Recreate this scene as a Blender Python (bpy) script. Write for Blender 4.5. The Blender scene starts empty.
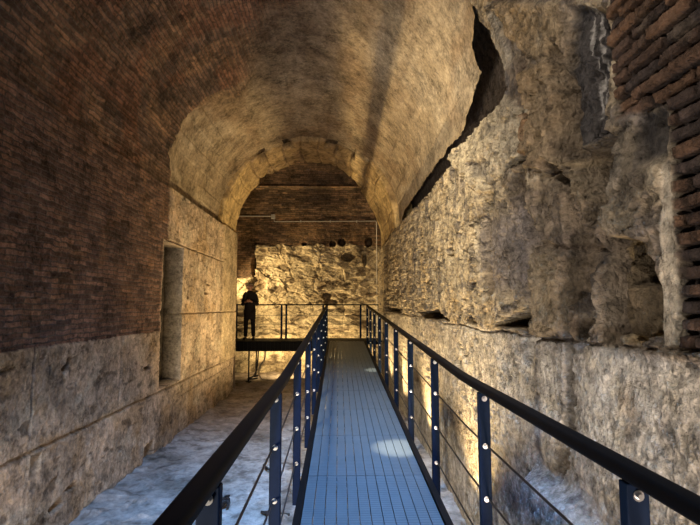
import bpy, bmesh, math, random
import numpy as np
from mathutils import Vector

random.seed(7)
rng = np.random.default_rng(11)
S = bpy.context.scene
COL = S.collection

# ------------------------------------------------------------------ camera
EYE = 1.62
cd = bpy.data.cameras.new('camera')
cam = bpy.data.objects.new('camera', cd)
COL.objects.link(cam)
cam.location = (0, 0, EYE)
cam.rotation_euler = (math.radians(90 + 5.19), 0, math.radians(-1.29))
cd.sensor_width = 36.0
cd.lens = 490 / 700 * 36.0
cd.clip_start = 0.05
S.camera = cam

# the place, in metres: corridor axis along Y
CX, RV, ZS = -0.69, 1.99, 3.49      # vault axis, radius, springing height
XL, XR = -2.68, 1.30                # faces of the two long walls
GZ = -0.53                          # bare ground
YB = 16.5                           # far wall
DW = 0.23                           # centre line of the walkway


def deck_z(y):
    return 0.14 if y < 3.2 else 0.14 + 0.0446 * (y - 3.2)


# ------------------------------------------------------------------ numpy noise
PERM = rng.permutation(256)
PERM = np.concatenate([PERM, PERM, PERM])
GR = rng.normal(size=(256, 3))
GR /= np.linalg.norm(GR, axis=1)[:, None]


def perlin(x, y, z):
    xi, yi, zi = np.floor(x).astype(int), np.floor(y).astype(int), np.floor(z).astype(int)
    xf, yf, zf = x - xi, y - yi, z - zi
    xi, yi, zi = xi & 255, yi & 255, zi & 255
    u, v, w = (t * t * t * (t * (t * 6 - 15) + 10) for t in (xf, yf, zf))
    out = 0
    for dx in (0, 1):
        for dy in (0, 1):
            for dz in (0, 1):
                h = PERM[PERM[PERM[xi + dx] + yi + dy] + zi + dz]
                g = GR[h]
                d = g[..., 0] * (xf - dx) + g[..., 1] * (yf - dy) + g[..., 2] * (zf - dz)
                out = out + d * (u if dx else 1 - u) * (v if dy else 1 - v) * (w if dz else 1 - w)
    return out * 1.5


def fbm(x, y, z=0.0, f=1.0, octv=4, gain=0.5):
    z = np.zeros_like(x) + z
    a, t = 1.0, 0
    for _ in range(octv):
        t = t + a * perlin(x * f, y * f, z * f + 3.7)
        f *= 2.03
        a *= gain
    return t


def ridged(x, y, z=0.0, f=1.0, octv=4, gain=0.5):
    z = np.zeros_like(x) + z
    a, t = 1.0, 0
    for _ in range(octv):
        t = t + a * (1 - 2 * np.abs(perlin(x * f, y * f, z * f + 9.1)))
        f *= 2.1
        a *= gain
    return t


def worley(x, y, seed=0, jit=0.9):
    """returns F1, F2, a random value per cell and the offset to the cell's centre"""
    r = np.random.default_rng(seed)
    N = 64
    px, py, pv = r.random((N, N)), r.random((N, N)), r.random((N, N))
    xi, yi = np.floor(x).astype(int), np.floor(y).astype(int)
    f1 = np.full(x.shape, 9.0); f2 = f1.copy(); val = f1 * 0; ox = f1 * 0; oy = f1 * 0
    for dx in (-1, 0, 1):
        for dy in (-1, 0, 1):
            a, b = (xi + dx) % N, (yi + dy) % N
            cx = xi + dx + 0.5 + (px[a, b] - 0.5) * jit
            cy = yi + dy + 0.5 + (py[a, b] - 0.5) * jit
            d = np.hypot(x - cx, y - cy)
            n = d < f1
            f2 = np.where(n, f1, np.minimum(f2, d))
            f1 = np.where(n, d, f1)
            val = np.where(n, pv[a, b], val)
            ox = np.where(n, x - cx, ox); oy = np.where(n, y - cy, oy)
    return f1, f2, val, ox, oy


def chips(x, y, scale, seed, amp):
    """broken faces: a tilted plane per cell"""
    f1, f2, v, ox, oy = worley(x / scale, y / scale, seed)
    return amp * ((v - 0.5) * 0.9 + 1.3 * ox * np.cos(v * 61) + 1.3 * oy * np.sin(v * 61))


def sm(a, b, x):
    t = np.clip((x - a) / (b - a), 0, 1)
    return t * t * (3 - 2 * t)


def line_dist(x, y, pts):
    d = np.full(x.shape, 99.0)
    for (ax, ay), (bx, by) in zip(pts[:-1], pts[1:]):
        l2 = (bx - ax) ** 2 + (by - ay) ** 2 + 1e-12
        t = np.clip(((x - ax) * (bx - ax) + (y - ay) * (by - ay)) / l2, 0, 1)
        d = np.minimum(d, np.hypot(x - ax - t * (bx - ax), y - ay - t * (by - ay)))
    return d


def poly_sd(x, y, pts):
    """signed distance to a polygon, positive inside"""
    d = line_dist(x, y, list(pts) + [pts[0]])
    ins = np.zeros(x.shape, bool)
    n = len(pts)
    for i in range(n):
        (ax, ay), (bx, by) = pts[i], pts[(i + 1) % n]
        if ay == by:
            continue
        ins ^= ((ay > y) != (by > y)) & (x < (bx - ax) * (y - ay) / (by - ay) + ax)
    return np.where(ins, d, -d)


def mixc(c, m, k):
    k = np.clip(k, 0, 1)[..., None]
    return c * (1 - k) + np.array(m) * k


# ------------------------------------------------------------------ mesh helpers
def grid_object(name, P, col, mats, uv=None, keep=None, wet=None):
    """P: (rows, cols, 3) surface; col: (rows, cols, 3) surface colour, with shade painted into some recesses"""
    r, c, _ = P.shape
    idx = np.arange(r * c).reshape(r, c)
    q = np.stack([idx[:-1, :-1], idx[:-1, 1:], idx[1:, 1:], idx[1:, :-1]], -1).reshape(-1, 4)
    if keep is not None:
        k = (keep[:-1, :-1] & keep[:-1, 1:] & keep[1:, 1:] & keep[1:, :-1]).reshape(-1)
        q = q[k]
    V, Cc = P.reshape(-1, 3), col.reshape(-1, 3)
    used = np.unique(q)
    rem = np.full(r * c, -1); rem[used] = np.arange(len(used))
    q = rem[q]; V = V[used]; Cc = Cc[used]
    me = bpy.data.meshes.new(name)
    me.vertices.add(len(V)); me.vertices.foreach_set('co', V.astype(np.float32).ravel())
    me.loops.add(q.size); me.loops.foreach_set('vertex_index', q.astype(np.int32).ravel())
    me.polygons.add(len(q))
    me.polygons.foreach_set('loop_start', np.arange(0, q.size, 4, dtype=np.int32))
    me.polygons.foreach_set('use_smooth', np.ones(len(q), bool))
    me.update(calc_edges=True)
    a = me.attributes.new('stone', 'FLOAT_COLOR', 'POINT')
    a.data.foreach_set('color', np.concatenate([np.clip(Cc, 0.004, 1), np.ones((len(V), 1))], 1).astype(np.float32).ravel())
    if uv is not None:
        u = uv.reshape(-1, uv.shape[-1])[used]
        a = me.attributes.new('layout', 'FLOAT_VECTOR', 'POINT')
        a.data.foreach_set('vector', u.astype(np.float32).ravel())
    me.validate()
    for m in mats:
        me.materials.append(m)
    o = bpy.data.objects.new(name, me)
    COL.objects.link(o)
    return o


def structure(o):
    o['kind'] = 'structure'
    return o


def obj(name, bm, mat, parent=None, smooth=False, bevel=0, loc=None):
    me = bpy.data.meshes.new(name)
    bmesh.ops.recalc_face_normals(bm, faces=bm.faces)
    bm.to_mesh(me); bm.free()
    if smooth:
        for p in me.polygons:
            p.use_smooth = True
    me.materials.append(mat)
    o = bpy.data.objects.new(name, me)
    COL.objects.link(o)
    if parent:
        o.parent = parent
    if loc:
        o.location = loc
    if bevel:
        b = o.modifiers.new('bevel', 'BEVEL'); b.width = bevel; b.segments = 2; b.limit_method = 'ANGLE'
    return o


def add_box(bm, x0, x1, y0, y1, z0, z1):
    v = [bm.verts.new((x, y, z)) for z in (z0, z1) for y in (y0, y1) for x in (x0, x1)]
    for f in ((0, 1, 3, 2), (4, 6, 7, 5), (0, 4, 5, 1), (2, 3, 7, 6), (0, 2, 6, 4), (1, 5, 7, 3)):
        bm.faces.new([v[i] for i in f])


def add_sweep(bm, pts, prof, up=Vector((0, 0, 1))):
    """profile (list of (side, up)) swept along points"""
    rings = []
    n = len(pts)
    for i, p in enumerate(pts):
        p = Vector(p)
        t = (Vector(pts[min(i + 1, n - 1)]) - Vector(pts[max(i - 1, 0)])).normalized()
        u = up if abs(t.dot(up)) < 0.98 else Vector((0, 1, 0))
        s = t.cross(u).normalized(); w = s.cross(t).normalized()
        rings.append([bm.verts.new(p + s * a + w * b) for a, b in prof])
    m = len(prof)
    for a, b in zip(rings[:-1], rings[1:]):
        for j in range(m):
            bm.faces.new((a[j], a[(j + 1) % m], b[(j + 1) % m], b[j]))
    bm.faces.new(rings[0]); bm.faces.new(list(reversed(rings[-1])))


def circ(r, n=10):
    return [(r * math.cos(2 * math.pi * k / n), r * math.sin(2 * math.pi * k / n)) for k in range(n)]


def rrect(w, h, r, n=4):
    o = []
    for cx, cy, a0 in ((w / 2 - r, h / 2 - r, 0), (-w / 2 + r, h / 2 - r, 90), (-w / 2 + r, -h / 2 + r, 180), (w / 2 - r, -h / 2 + r, 270)):
        for k in range(n + 1):
            a = math.radians(a0 + 90 * k / n)
            o.append((cx + r * math.cos(a), cy + r * math.sin(a)))
    return o


def smooth_path(pts, n=8):
    out = []
    P = [Vector(p) for p in pts]
    for i in range(len(P) - 1):
        p0, p1, p2, p3 = P[max(i - 1, 0)], P[i], P[i + 1], P[min(i + 2, len(P) - 1)]
        for k in range(n):
            t = k / n
            out.append(0.5 * ((2 * p1) + (p2 - p0) * t + (2 * p0 - 5 * p1 + 4 * p2 - p3) * t * t + (3 * p1 - p0 - 3 * p2 + p3) * t ** 3))
    out.append(P[-1])
    return out


def thing(name, label, cat, loc=(0, 0, 0), group=None):
    o = bpy.data.objects.new(name, None)
    COL.objects.link(o)
    o.location = loc
    o['label'] = label; o['category'] = cat
    if group:
        o['group'] = group
    return o


def tag(o, label, cat, group=None):
    o['label'] = label; o['category'] = cat
    if group:
        o['group'] = group
    return o


# ------------------------------------------------------------------ materials
def new_mat(name):
    m = bpy.data.materials.new(name); m.use_nodes = True
    nt = m.node_tree
    return m, nt, nt.nodes['Principled BSDF']


def N(nt, t, **kw):
    n = nt.nodes.new(t)
    for k, v in kw.items():
        if k in n.inputs:
            n.inputs[k].default_value = v
        else:
            setattr(n, k, v)
    return n


def stone_mat(name, fine=38.0, bump=0.6, dist=0.02, pits=0.5, rough=0.9, var=0.35, mott=2.5, chip=0.0):
    m, nt, b = new_mat(name)
    L = nt.links.new
    at = N(nt, 'ShaderNodeAttribute', attribute_name='stone')
    co = N(nt, 'ShaderNodeTexCoord')
    n1 = N(nt, 'ShaderNodeTexNoise', Scale=fine, Detail=8.0, Roughness=0.7)
    n2 = N(nt, 'ShaderNodeTexNoise', Scale=mott, Detail=6.0, Roughness=0.65)
    n3 = N(nt, 'ShaderNodeTexNoise', Scale=fine * 0.33, Detail=5.0, Roughness=0.6)
    for n in (n1, n2, n3):
        L(co.outputs['Object'], n.inputs['Vector'])
    mr = N(nt, 'ShaderNodeMapRange'); mr.inputs['From Min'].default_value = 0.38; mr.inputs['From Max'].default_value = 0.62
    mr.inputs['To Min'].default_value = 1 - var; mr.inputs['To Max'].default_value = 1 + var
    ad = N(nt, 'ShaderNodeMath', operation='ADD'); L(n1.outputs['Fac'], ad.inputs[0]); L(n2.outputs['Fac'], ad.inputs[1])
    hf = N(nt, 'ShaderNodeMath', operation='ADD'); L(ad.outputs[0], hf.inputs[0]); L(n3.outputs['Fac'], hf.inputs[1])
    mr.inputs['From Min'].default_value = 1.18; mr.inputs['From Max'].default_value = 1.82
    L(hf.outputs[0], mr.inputs['Value'])
    mx = N(nt, 'ShaderNodeMix', data_type='RGBA', blend_type='MULTIPLY'); mx.inputs['Factor'].default_value = 1
    cb = N(nt, 'ShaderNodeCombineColor')
    for i in range(3):
        L(mr.outputs['Result'], cb.inputs[i])
    L(at.outputs['Color'], mx.inputs['A']); L(cb.outputs[0], mx.inputs['B'])
    L(mx.outputs['Result'], b.inputs['Base Color'])
    # bump: fine grain plus sharper pits
    pr = N(nt, 'ShaderNodeMapRange'); pr.inputs['From Min'].default_value = 0.36; pr.inputs['From Max'].default_value = 0.46
    L(n3.outputs['Fac'], pr.inputs['Value'])
    pm = N(nt, 'ShaderNodeMath', operation='MULTIPLY'); L(pr.outputs['Result'], pm.inputs[0]); pm.inputs[1].default_value = pits
    sa = N(nt, 'ShaderNodeMath', operation='ADD'); L(pm.outputs[0], sa.inputs[0]); L(n1.outputs['Fac'], sa.inputs[1])
    if chip:
        for sc, w in ((14.0, 1.0), (37.0, 0.6)):
            wp = N(nt, 'ShaderNodeVectorMath', operation='MULTIPLY_ADD')
            L(n3.outputs['Color'], wp.inputs[0]); wp.inputs[1].default_value = (0.06, 0.06, 0.06); L(co.outputs['Object'], wp.inputs[2])
            vo = N(nt, 'ShaderNodeTexVoronoi', feature='F1', distance='MANHATTAN', Scale=sc); L(wp.outputs[0], vo.inputs['Vector'])
            vm = N(nt, 'ShaderNodeMath', operation='MULTIPLY_ADD'); L(vo.outputs['Distance'], vm.inputs[0]); vm.inputs[1].default_value = -chip * w
            L(sa.outputs[0], vm.inputs[2]); sa = vm
    bp = N(nt, 'ShaderNodeBump', Strength=bump, Distance=dist)
    L(sa.outputs[0], bp.inputs['Height']); L(bp.outputs['Normal'], b.inputs['Normal'])
    b.inputs['Roughness'].default_value = rough
    b.inputs['Specular IOR Level'].default_value = 0.2
    return m


def brick_mat(name, bw=0.25, rh=0.05, bump=0.9):
    """brickwork laid out on the wall's own (run, height) layout; 'layout'.z is how much of it is brick"""
    m, nt, b = new_mat(name)
    L = nt.links.new
    at = N(nt, 'ShaderNodeAttribute', attribute_name='stone')
    la = N(nt, 'ShaderNodeAttribute', attribute_name='layout')
    co = N(nt, 'ShaderNodeTexCoord')
    nz = N(nt, 'ShaderNodeTexNoise', Scale=6.0, Detail=4.0)
    L(co.outputs['Object'], nz.inputs['Vector'])
    sub = N(nt, 'ShaderNodeVectorMath', operation='SUBTRACT'); L(nz.outputs['Color'], sub.inputs[0]); sub.inputs[1].default_value = (0.5, 0.5, 0.5)
    sc = N(nt, 'ShaderNodeVectorMath', operation='SCALE'); L(sub.outputs[0], sc.inputs[0]); sc.inputs['Scale'].default_value = 0.06
    ad = N(nt, 'ShaderNodeVectorMath', operation='ADD'); L(la.outputs['Vector'], ad.inputs[0]); L(sc.outputs[0], ad.inputs[1])
    br = N(nt, 'ShaderNodeTexBrick')
    br.inputs['Scale'].default_value = 1.0
    br.inputs['Brick Width'].default_value = bw; br.inputs['Row Height'].default_value = rh
    br.inputs['Mortar Size'].default_value = 0.009; br.inputs['Mortar Smooth'].default_value = 0.4
    br.inputs['Bias'].default_value = 0.0
    br.inputs['Color1'].default_value = (0.55, 0.5, 0.5, 1); br.inputs['Color2'].default_value = (1.7, 1.4, 1.25, 1)
    br.inputs['Mortar'].default_value = (0.75, 0.8, 0.8, 1)
    L(ad.outputs[0], br.inputs['Vector'])
    sp = N(nt, 'ShaderNodeSeparateXYZ'); L(la.outputs['Vector'], sp.inputs[0])
    one = N(nt, 'ShaderNodeMix', data_type='RGBA'); one.inputs['A'].default_value = (1, 1, 1, 1)
    L(sp.outputs['Z'], one.inputs['Factor']); L(br.outputs['Color'], one.inputs['B'])
    mx = N(nt, 'ShaderNodeMix', data_type='RGBA', blend_type='MULTIPLY'); mx.inputs['Factor'].default_value = 1
    L(at.outputs['Color'], mx.inputs['A']); L(one.outputs['Result'], mx.inputs['B'])
    n1 = N(nt, 'ShaderNodeTexNoise', Scale=30.0, Detail=8.0, Roughness=0.7); L(co.outputs['Object'], n1.inputs['Vector'])
    n2 = N(nt, 'ShaderNodeTexNoise', Scale=2.2, Detail=7.0, Roughness=0.65); L(co.outputs['Object'], n2.inputs['Vector'])
    a2 = N(nt, 'ShaderNodeMath', operation='ADD'); L(n1.outputs['Fac'], a2.inputs[0]); L(n2.outputs['Fac'], a2.inputs[1])
    mr = N(nt, 'ShaderNodeMapRange'); mr.inputs['From Min'].default_value = 1.16; mr.inputs['From Max'].default_value = 1.84
    mr.inputs['To Min'].default_value = 0.22; mr.inputs['To Max'].default_value = 1.8
    n3 = N(nt, 'ShaderNodeTexNoise', Scale=11.0, Detail=6.0, Roughness=0.7); L(co.outputs['Object'], n3.inputs['Vector'])
    a3 = N(nt, 'ShaderNodeMath', operation='ADD'); L(a2.outputs[0], a3.inputs[0]); L(n3.outputs['Fac'], a3.inputs[1])
    L(a3.outputs[0], mr.inputs['Value'])
    cb = N(nt, 'ShaderNodeCombineColor')
    for i in range(3):
        L(mr.outputs['Result'], cb.inputs[i])
    m2 = N(nt, 'ShaderNodeMix', data_type='RGBA', blend_type='MULTIPLY'); m2.inputs['Factor'].default_value = 1
    L(mx.outputs['Result'], m2.inputs['A']); L(cb.outputs[0], m2.inputs['B'])
    L(m2.outputs['Result'], b.inputs['Base Color'])
    inv = N(nt, 'ShaderNodeMath', operation='MULTIPLY'); L(br.outputs['Fac'], inv.inputs[0]); L(sp.outputs['Z'], inv.inputs[1])
    hh = N(nt, 'ShaderNodeMath', operation='SUBTRACT'); L(n1.outputs['Fac'], hh.inputs[0]); L(inv.outputs[0], hh.inputs[1])
    bp = N(nt, 'ShaderNodeBump', Strength=bump, Distance=0.02); L(hh.outputs[0], bp.inputs['Height'])
    L(bp.outputs['Normal'], b.inputs['Normal'])
    b.inputs['Roughness'].default_value = 0.9; b.inputs['Specular IOR Level'].default_value = 0.2
    return m


def plain(name, c, rough=0.5, metal=0.0, noise=0.0, scale=30.0, bump=0.0, spec=0.5):
    m, nt, b = new_mat(name)
    L = nt.links.new
    b.inputs['Roughness'].default_value = rough; b.inputs['Metallic'].default_value = metal
    b.inputs['Specular IOR Level'].default_value = spec
    co = N(nt, 'ShaderNodeTexCoord')
    n = N(nt, 'ShaderNodeTexNoise', Scale=scale, Detail=5.0); L(co.outputs['Object'], n.inputs['Vector'])
    mx = N(nt, 'ShaderNodeMix', data_type='RGBA')
    L(n.outputs['Fac'], mx.inputs['Factor'])
    mx.inputs['A'].default_value = (*[x * (1 - noise) for x in c], 1)
    mx.inputs['B'].default_value = (*[min(1, x * (1 + noise)) for x in c], 1)
    L(mx.outputs['Result'], b.inputs['Base Color'])
    if bump:
        bp = N(nt, 'ShaderNodeBump', Strength=bump, Distance=0.01); L(n.outputs['Fac'], bp.inputs['Height'])
        L(bp.outputs['Normal'], b.inputs['Normal'])
    return m


M_ROCK = stone_mat('weathered tuff', fine=42, bump=1.0, dist=0.02, pits=0.6, var=0.6, mott=5.0, chip=0.9)
M_TRAV = stone_mat('travertine', fine=30, bump=0.8, dist=0.02, pits=0.6, var=0.55)
M_PLAS = brick_mat('old plaster and brick')
M_BRWALL = brick_mat('brick facing over travertine')
M_BACK = brick_mat('far brick and tuff', bw=0.3, rh=0.07)
M_RBRK = stone_mat('eroded brick', fine=30, bump=0.8, dist=0.012, pits=0.5, var=0.4)
M_ARCH = stone_mat('arch stone', fine=22, bump=0.7, dist=0.02, pits=0.4, var=0.6)
M_GROUND = stone_mat('dusty ground', fine=16, bump=0.9, dist=0.03, pits=0.4, var=0.5)
M_PAINT = plain('dark painted steel', (0.004, 0.010, 0.028), spec=0.06, rough=0.55, noise=0.25, scale=40, bump=0.05)
M_RAIL = plain('handrail dark steel', (0.004, 0.0035, 0.0035), spec=0.04, rough=0.5, noise=0.3, scale=25)
M_CABLE = plain('dark cable', (0.015, 0.015, 0.018), rough=0.45, noise=0.2)
M_BOLT = plain('zinc bolt', (0.6, 0.6, 0.62), rough=0.3, metal=1.0, noise=0.1)
M_BEAM = plain('black steel beam', (0.006, 0.006, 0.007), spec=0.1, rough=0.6, noise=0.3, scale=20)
M_PIPE = plain('pale conduit', (0.48, 0.46, 0.43), rough=0.5, noise=0.1)


def deck_mat():
    m, nt, b = new_mat('ribbed metal decking')
    L = nt.links.new
    co = N(nt, 'ShaderNodeTexCoord')
    wv = N(nt, 'ShaderNodeTexWave', bands_direction='Y', Scale=9.0, Distortion=0.0)
    L(co.outputs['Object'], wv.inputs['Vector'])
    n = N(nt, 'ShaderNodeTexNoise', Scale=5.0, Detail=8.0, Roughness=0.75); L(co.outputs['Object'], n.inputs['Vector'])
    mx = N(nt, 'ShaderNodeMix', data_type='RGBA'); L(n.outputs['Fac'], mx.inputs['Factor'])
    mx.inputs['A'].default_value = (0.055, 0.08, 0.105, 1); mx.inputs['B'].default_value = (0.135, 0.175, 0.21, 1)
    L(mx.outputs['Result'], b.inputs['Base Color'])
    mr = N(nt, 'ShaderNodeMapRange'); mr.inputs['From Min'].default_value = 0.0; mr.inputs['From Max'].default_value = 0.35
    L(wv.outputs['Fac'], mr.inputs['Value'])
    bp = N(nt, 'ShaderNodeBump', Strength=0.5, Distance=0.004); L(mr.outputs['Result'], bp.inputs['Height'])
    L(bp.outputs['Normal'], b.inputs['Normal'])
    b.inputs['Roughness'].default_value = 0.5; b.inputs['Metallic'].default_value = 0.25
    return m


M_DECK = deck_mat()

# ------------------------------------------------------------------ wall_right
# run (Y) / height (s) outlines of what the masonry shows; above ZS s runs along the curve of the vault
C1 = [(3.31, 2.39), (3.29, 2.01), (3.33, 1.67), (3.4, 1.36)]
C2 = [(2.25, 2.37), (2.3, 2.14), (2.37, 1.9), (2.38, 1.65), (2.36, 1.46)]
LEDGE = [(17, 1.52), (14.17, 1.51), (7.88, 1.46), (5.75, 1.43), (4.52, 1.41), (3.84, 1.42), (3.34, 1.41), (2.88, 1.42), (2.44, 1.42), (2.11, 1.44), (1.76, 1.46), (0.5, 1.48)]
C4 = [(2.77, 1.41), (2.84, 1.02), (2.92, 0.78), (3.0, 0.62)]
C4B = [(3.42, 0.45), (3.45, 0.27), (3.43, 0.15)]
BLUEROCK = [(3.31, 0.54), (3.0, 0.62), (2.66, 0.61), (2.4, 0.5), (2.3, -0.2), (3.4, -0.2), (3.37, 0.18)]
C5 = [(2.48, 2.09), (2.58, 1.88), (2.55, 1.71), (2.53, 1.55), (2.64, 1.47)]
BAY = [(2.29, 1.94), (2.07, 1.92), (1.98, 1.8), (1.95, 1.69), (1.97, 1.53), (2.11, 1.46), (2.3, 1.49), (2.35, 1.65)]
BAYTOP = [(2.18, 1.82), (2.11, 1.91), (2.06, 1.91), (2.02, 1.83), (1.98, 1.72), (2.16, 1.72)]
TRI = [(4.01, 1.46), (3.39, 1.63), (3.37, 1.46)]
H3 = [(4.69, 1.83), (4.41, 1.7), (4.31, 1.79), (4.35, 1.65), (4.6, 1.66)]
SLOT1 = [(8.17, 1.54), (7.16, 1.56), (6.3, 1.61), (6.19, 1.54), (5.8, 1.47), (7.88, 1.44)]
SLOT2 = [(5.06, 1.51), (4.9, 1.55), (4.75, 1.49), (4.59, 1.45), (5.1, 1.45)]
SLOT3 = [(13.56, 1.62), (10.45, 1.58), (10.46, 1.49), (13.57, 1.51)]
P6 = [(2.68, 2.45), (2.32, 2.4), (2.28, 2.25), (2.34, 2.14), (2.4, 2.08), (2.62, 2.29)]
P7 = [(2.65, 3.33), (2.19, 3.04), (2.26, 2.67), (2.25, 2.41), (2.35, 2.41), (2.73, 2.47), (2.76, 2.83)]
P8 = [(2.02, 2.45), (1.84, 2.43), (1.88, 2.18), (2.04, 2.23), (2.08, 2.35)]
STRIP = [(1.89, 2.19), (1.83, 2.19), (1.83, 1.88), (1.86, 1.46), (1.95, 1.45), (1.93, 1.85)]
P9 = [(3.73, 2.67), (3.56, 2.69), (3.15, 2.64), (3.14, 2.58), (3.4, 2.62)]
GREY = [(4.6, 2.5), (3.31, 2.39), (3.33, 1.74), (3.94, 1.68), (4.48, 1.96)]
BRICK = [(2.19, 3.6), (2.19, 3.08), (2.2, 2.78), (2.16, 2.47), (2.02, 2.46), (1.84, 2.43), (1.83, 2.19), (1.82, 1.87), (1.84, 1.46), (0.2, 1.46), (0.2, 3.6)]
DARKBAND = [(2.64, 2.07), (2.46, 2.09), (2.42, 1.86), (2.51, 1.55), (2.63, 1.52), (2.73, 1.72)]
ROCKEND = [(17, 3.47), (11, 3.43), (8.97, 3.36), (7.02, 3.28), (5.99, 3.27), (5.16, 3.3), (4.5, 3.33), (4.07, 3.29), (3.66, 3.31), (3.73, 3.54), (3.83, 3.76),
           (3.9, 3.91), (4.0, 4.07), (4.05, 4.3), (4.1, 4.7), (3.9, 5.0), (0, 5.0), (0, -2), (17, -2)]
VAULTEND = [(17.5, 3.42), (10.9, 3.42), (10.21, 3.66), (8.01, 3.67), (6.78, 3.65), (5.96, 3.66), (5.38, 3.61), (5.22, 3.69), (4.94, 3.75), (4.65, 3.81), (4.51, 3.85), (4.55, 4.0),
            (4.56, 4.12), (4.3, 4.25), (4.15, 4.42), (4.1, 4.7), (3.9, 4.9), (0, 4.9), (0, -2), (17.5, -2)]


def shell_point(Y, s, h):
    """right wall then vault; h is towards the inside"""
    th = np.clip((s - ZS) / RV, 0, None)
    r = RV - h
    x = np.where(s < ZS, XR - h, CX + r * np.cos(th))
    z = np.where(s < ZS, s, ZS + r * np.sin(th))
    return np.stack([x, Y, z], -1)


iy = np.linspace(1 / 1.15, 1 / 16.6, 620)
ys = np.concatenate([np.linspace(-1.6, 1.1, 40), 1 / iy])
ss = np.concatenate([np.linspace(-0.75, 3.5, 560), np.linspace(3.506, 5.3, 180)])
Y, s = np.meshgrid(ys, ss)

wy = Y + 0.10 * fbm(Y, s, 1.0, f=1.6, octv=3)
ws = s + 0.08 * fbm(Y, s, 7.0, f=1.6, octv=3)
f1, f2, cv, ox, oy = worley(wy / 0.62, ws / 0.85, seed=5)
edge = f2 - f1
low = sm(0.03, -0.03, s - 1.43)                      # the dressed course below the ledge
near = sm(5.5, 3.8, Y)                               # broken blocks near, pitted face further on
mid = sm(8.5, 5.0, Y)
rough = 0.35 + 0.65 * near
h = 0.03 * fbm(Y, s, 2.0, f=0.7, octv=3)
blocks = (cv - 0.5) * 0.13 + ox * 0.04 * np.sin(cv * 40) + oy * 0.05 * np.cos(cv * 23) - 0.05 * sm(0.07, 0.0, edge)
h += blocks * (1 - low) * (0.06 + 0.16 * near)
ux = Y + 0.05 * fbm(Y, s, 12.0, f=5, octv=3); us = s + 0.05 * fbm(Y, s, 17.0, f=5, octv=3)
hi_ = 1 - low
h += chips(ux, us * 0.8, 0.34, 21, 0.04) * hi_ * (0.12 + 0.75 * near)
h += chips(ux + 0.3, us * 0.7, 0.13, 22, 0.016) * (0.15 + 0.85 * hi_) * (0.35 + 0.85 * near)
h += chips(ux, us * 0.7, 0.05, 23, 0.013) * (0.3 + 0.7 * hi_)
h += 0.009 * ridged(ux, us * 0.6, 3.0, f=3.2, octv=5, gain=0.6) * (1 - 0.7 * low) * (0.2 + 0.8 * near)
h += 0.007 * fbm(Y, s, 8.0, f=24.0, octv=3, gain=0.7) * (1 - 0.3 * low) * (0.5 + 0.5 * near)
# pitted face: pock marks
pit = fbm(Y * 0.9, s * 1.2, 11.0, f=7.0, octv=3)
pitm = sm(0.25, 0.42, pit) * (1 - 0.45 * low) * (0.35 + 0.65 * (1 - near)) * sm(0.2, 0.8, s) * sm(-0.5, 0.3, fbm(Y, s, 71.0, f=0.9, octv=2))
h -= 0.075 * pitm
pk = sm(0.34, 0.46, fbm(Y * 1.1, s * 0.75, 13.0, f=3.4, octv=4, gain=0.6)) * hi_ * sm(1.5, 1.62, s) * sm(2.6, 3.2, Y)
h -= 0.11 * pk

# vertical tool grooves far along the wall
grv = sm(8.0, 10.0, Y) * sm(2.6, 2.2, s)
h += 0.015 * grv * np.sin(Y * 9 + 2 * fbm(Y, s * 0.2, f=0.8))
c = np.zeros(Y.shape + (3,)) + np.array((0.45, 0.375, 0.265))
c = mixc(c, (0.50, 0.48, 0.455), low * (0.9 - 0.45 * sm(3.5, 6, Y)))
tone = fbm(Y, s, 21.0, f=1.1, octv=5, gain=0.6)
c = mixc(c, (0.30, 0.26, 0.22), sm(0.05, 0.7, tone) * 0.7)
c = mixc(c, (0.44, 0.33, 0.19), sm(0.05, 0.6, fbm(Y, s * 0.7, 33.0, f=1.4, octv=4)) * 0.55 * (1 - 0.6 * low))
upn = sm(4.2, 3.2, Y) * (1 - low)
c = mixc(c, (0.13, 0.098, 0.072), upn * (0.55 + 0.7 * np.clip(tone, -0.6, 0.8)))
spk = fbm(Y, s, 81.0, f=9.0, octv=4, gain=0.65)
c = mixc(c, (0.11, 0.095, 0.085), sm(0.15, 0.4, spk) * 0.7 * (1 - 0.45 * low))
c = mixc(c, (0.14, 0.125, 0.12), sm(0.25, 0.5, fbm(Y * 1.4, s * 0.8, 85.0, f=2.6, octv=5, gain=0.65)) * 0.75 * (1 - 0.7 * low))
c = mixc(c, (0.52, 0.46, 0.36), sm(0.2, 0.6, fbm(Y, s, 91.0, f=6.0, octv=4)) * 0.5)


def crack(pts, w, d, col=(0.16, 0.12, 0.09), k=0.6):
    global h, c
    dd = line_dist(wy * 0.35 + Y * 0.65, ws * 0.35 + s * 0.65, pts)
    m = sm(w * 1.4, w * 0.3, dd)
    h = h - d * m
    c = mixc(c, col, m * k)


def patch(pts, d, col=None, k=0.8, soft=0.03, warp=0.4):
    global h, c
    sd = poly_sd(wy * warp + Y * (1 - warp), ws * warp + s * (1 - warp), pts)
    m = sm(-soft * 0.5, soft, sd)
    h = h - d * m
    if col is not None:
        c = mixc(c, col, m * k)
    return sd, m


crack(LEDGE, 0.010, 0.03, k=0.5)
crack(C4, 0.05, 0.14, (0.12, 0.07, 0.03), 0.85); crack(C4B, 0.05, 0.08, (0.3, 0.2, 0.08))
patch(BLUEROCK, -0.13, (0.42, 0.43, 0.45), 0.8, 0.08)
patch(GREY, 0.03, (0.17, 0.15, 0.15), 0.75, 0.12)
patch([(3.32, 2.45), (2.3, 2.42), (1.95, 2.4), (1.93, 1.47), (3.35, 1.46)], 0.0, (0.12, 0.095, 0.072), 0.6, 0.06)
patch([(3.3, 3.3), (2.2, 3.1), (2.25, 2.45), (3.1, 2.5)], 0.0, (0.18, 0.135, 0.09), 0.55, 0.08)


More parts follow.
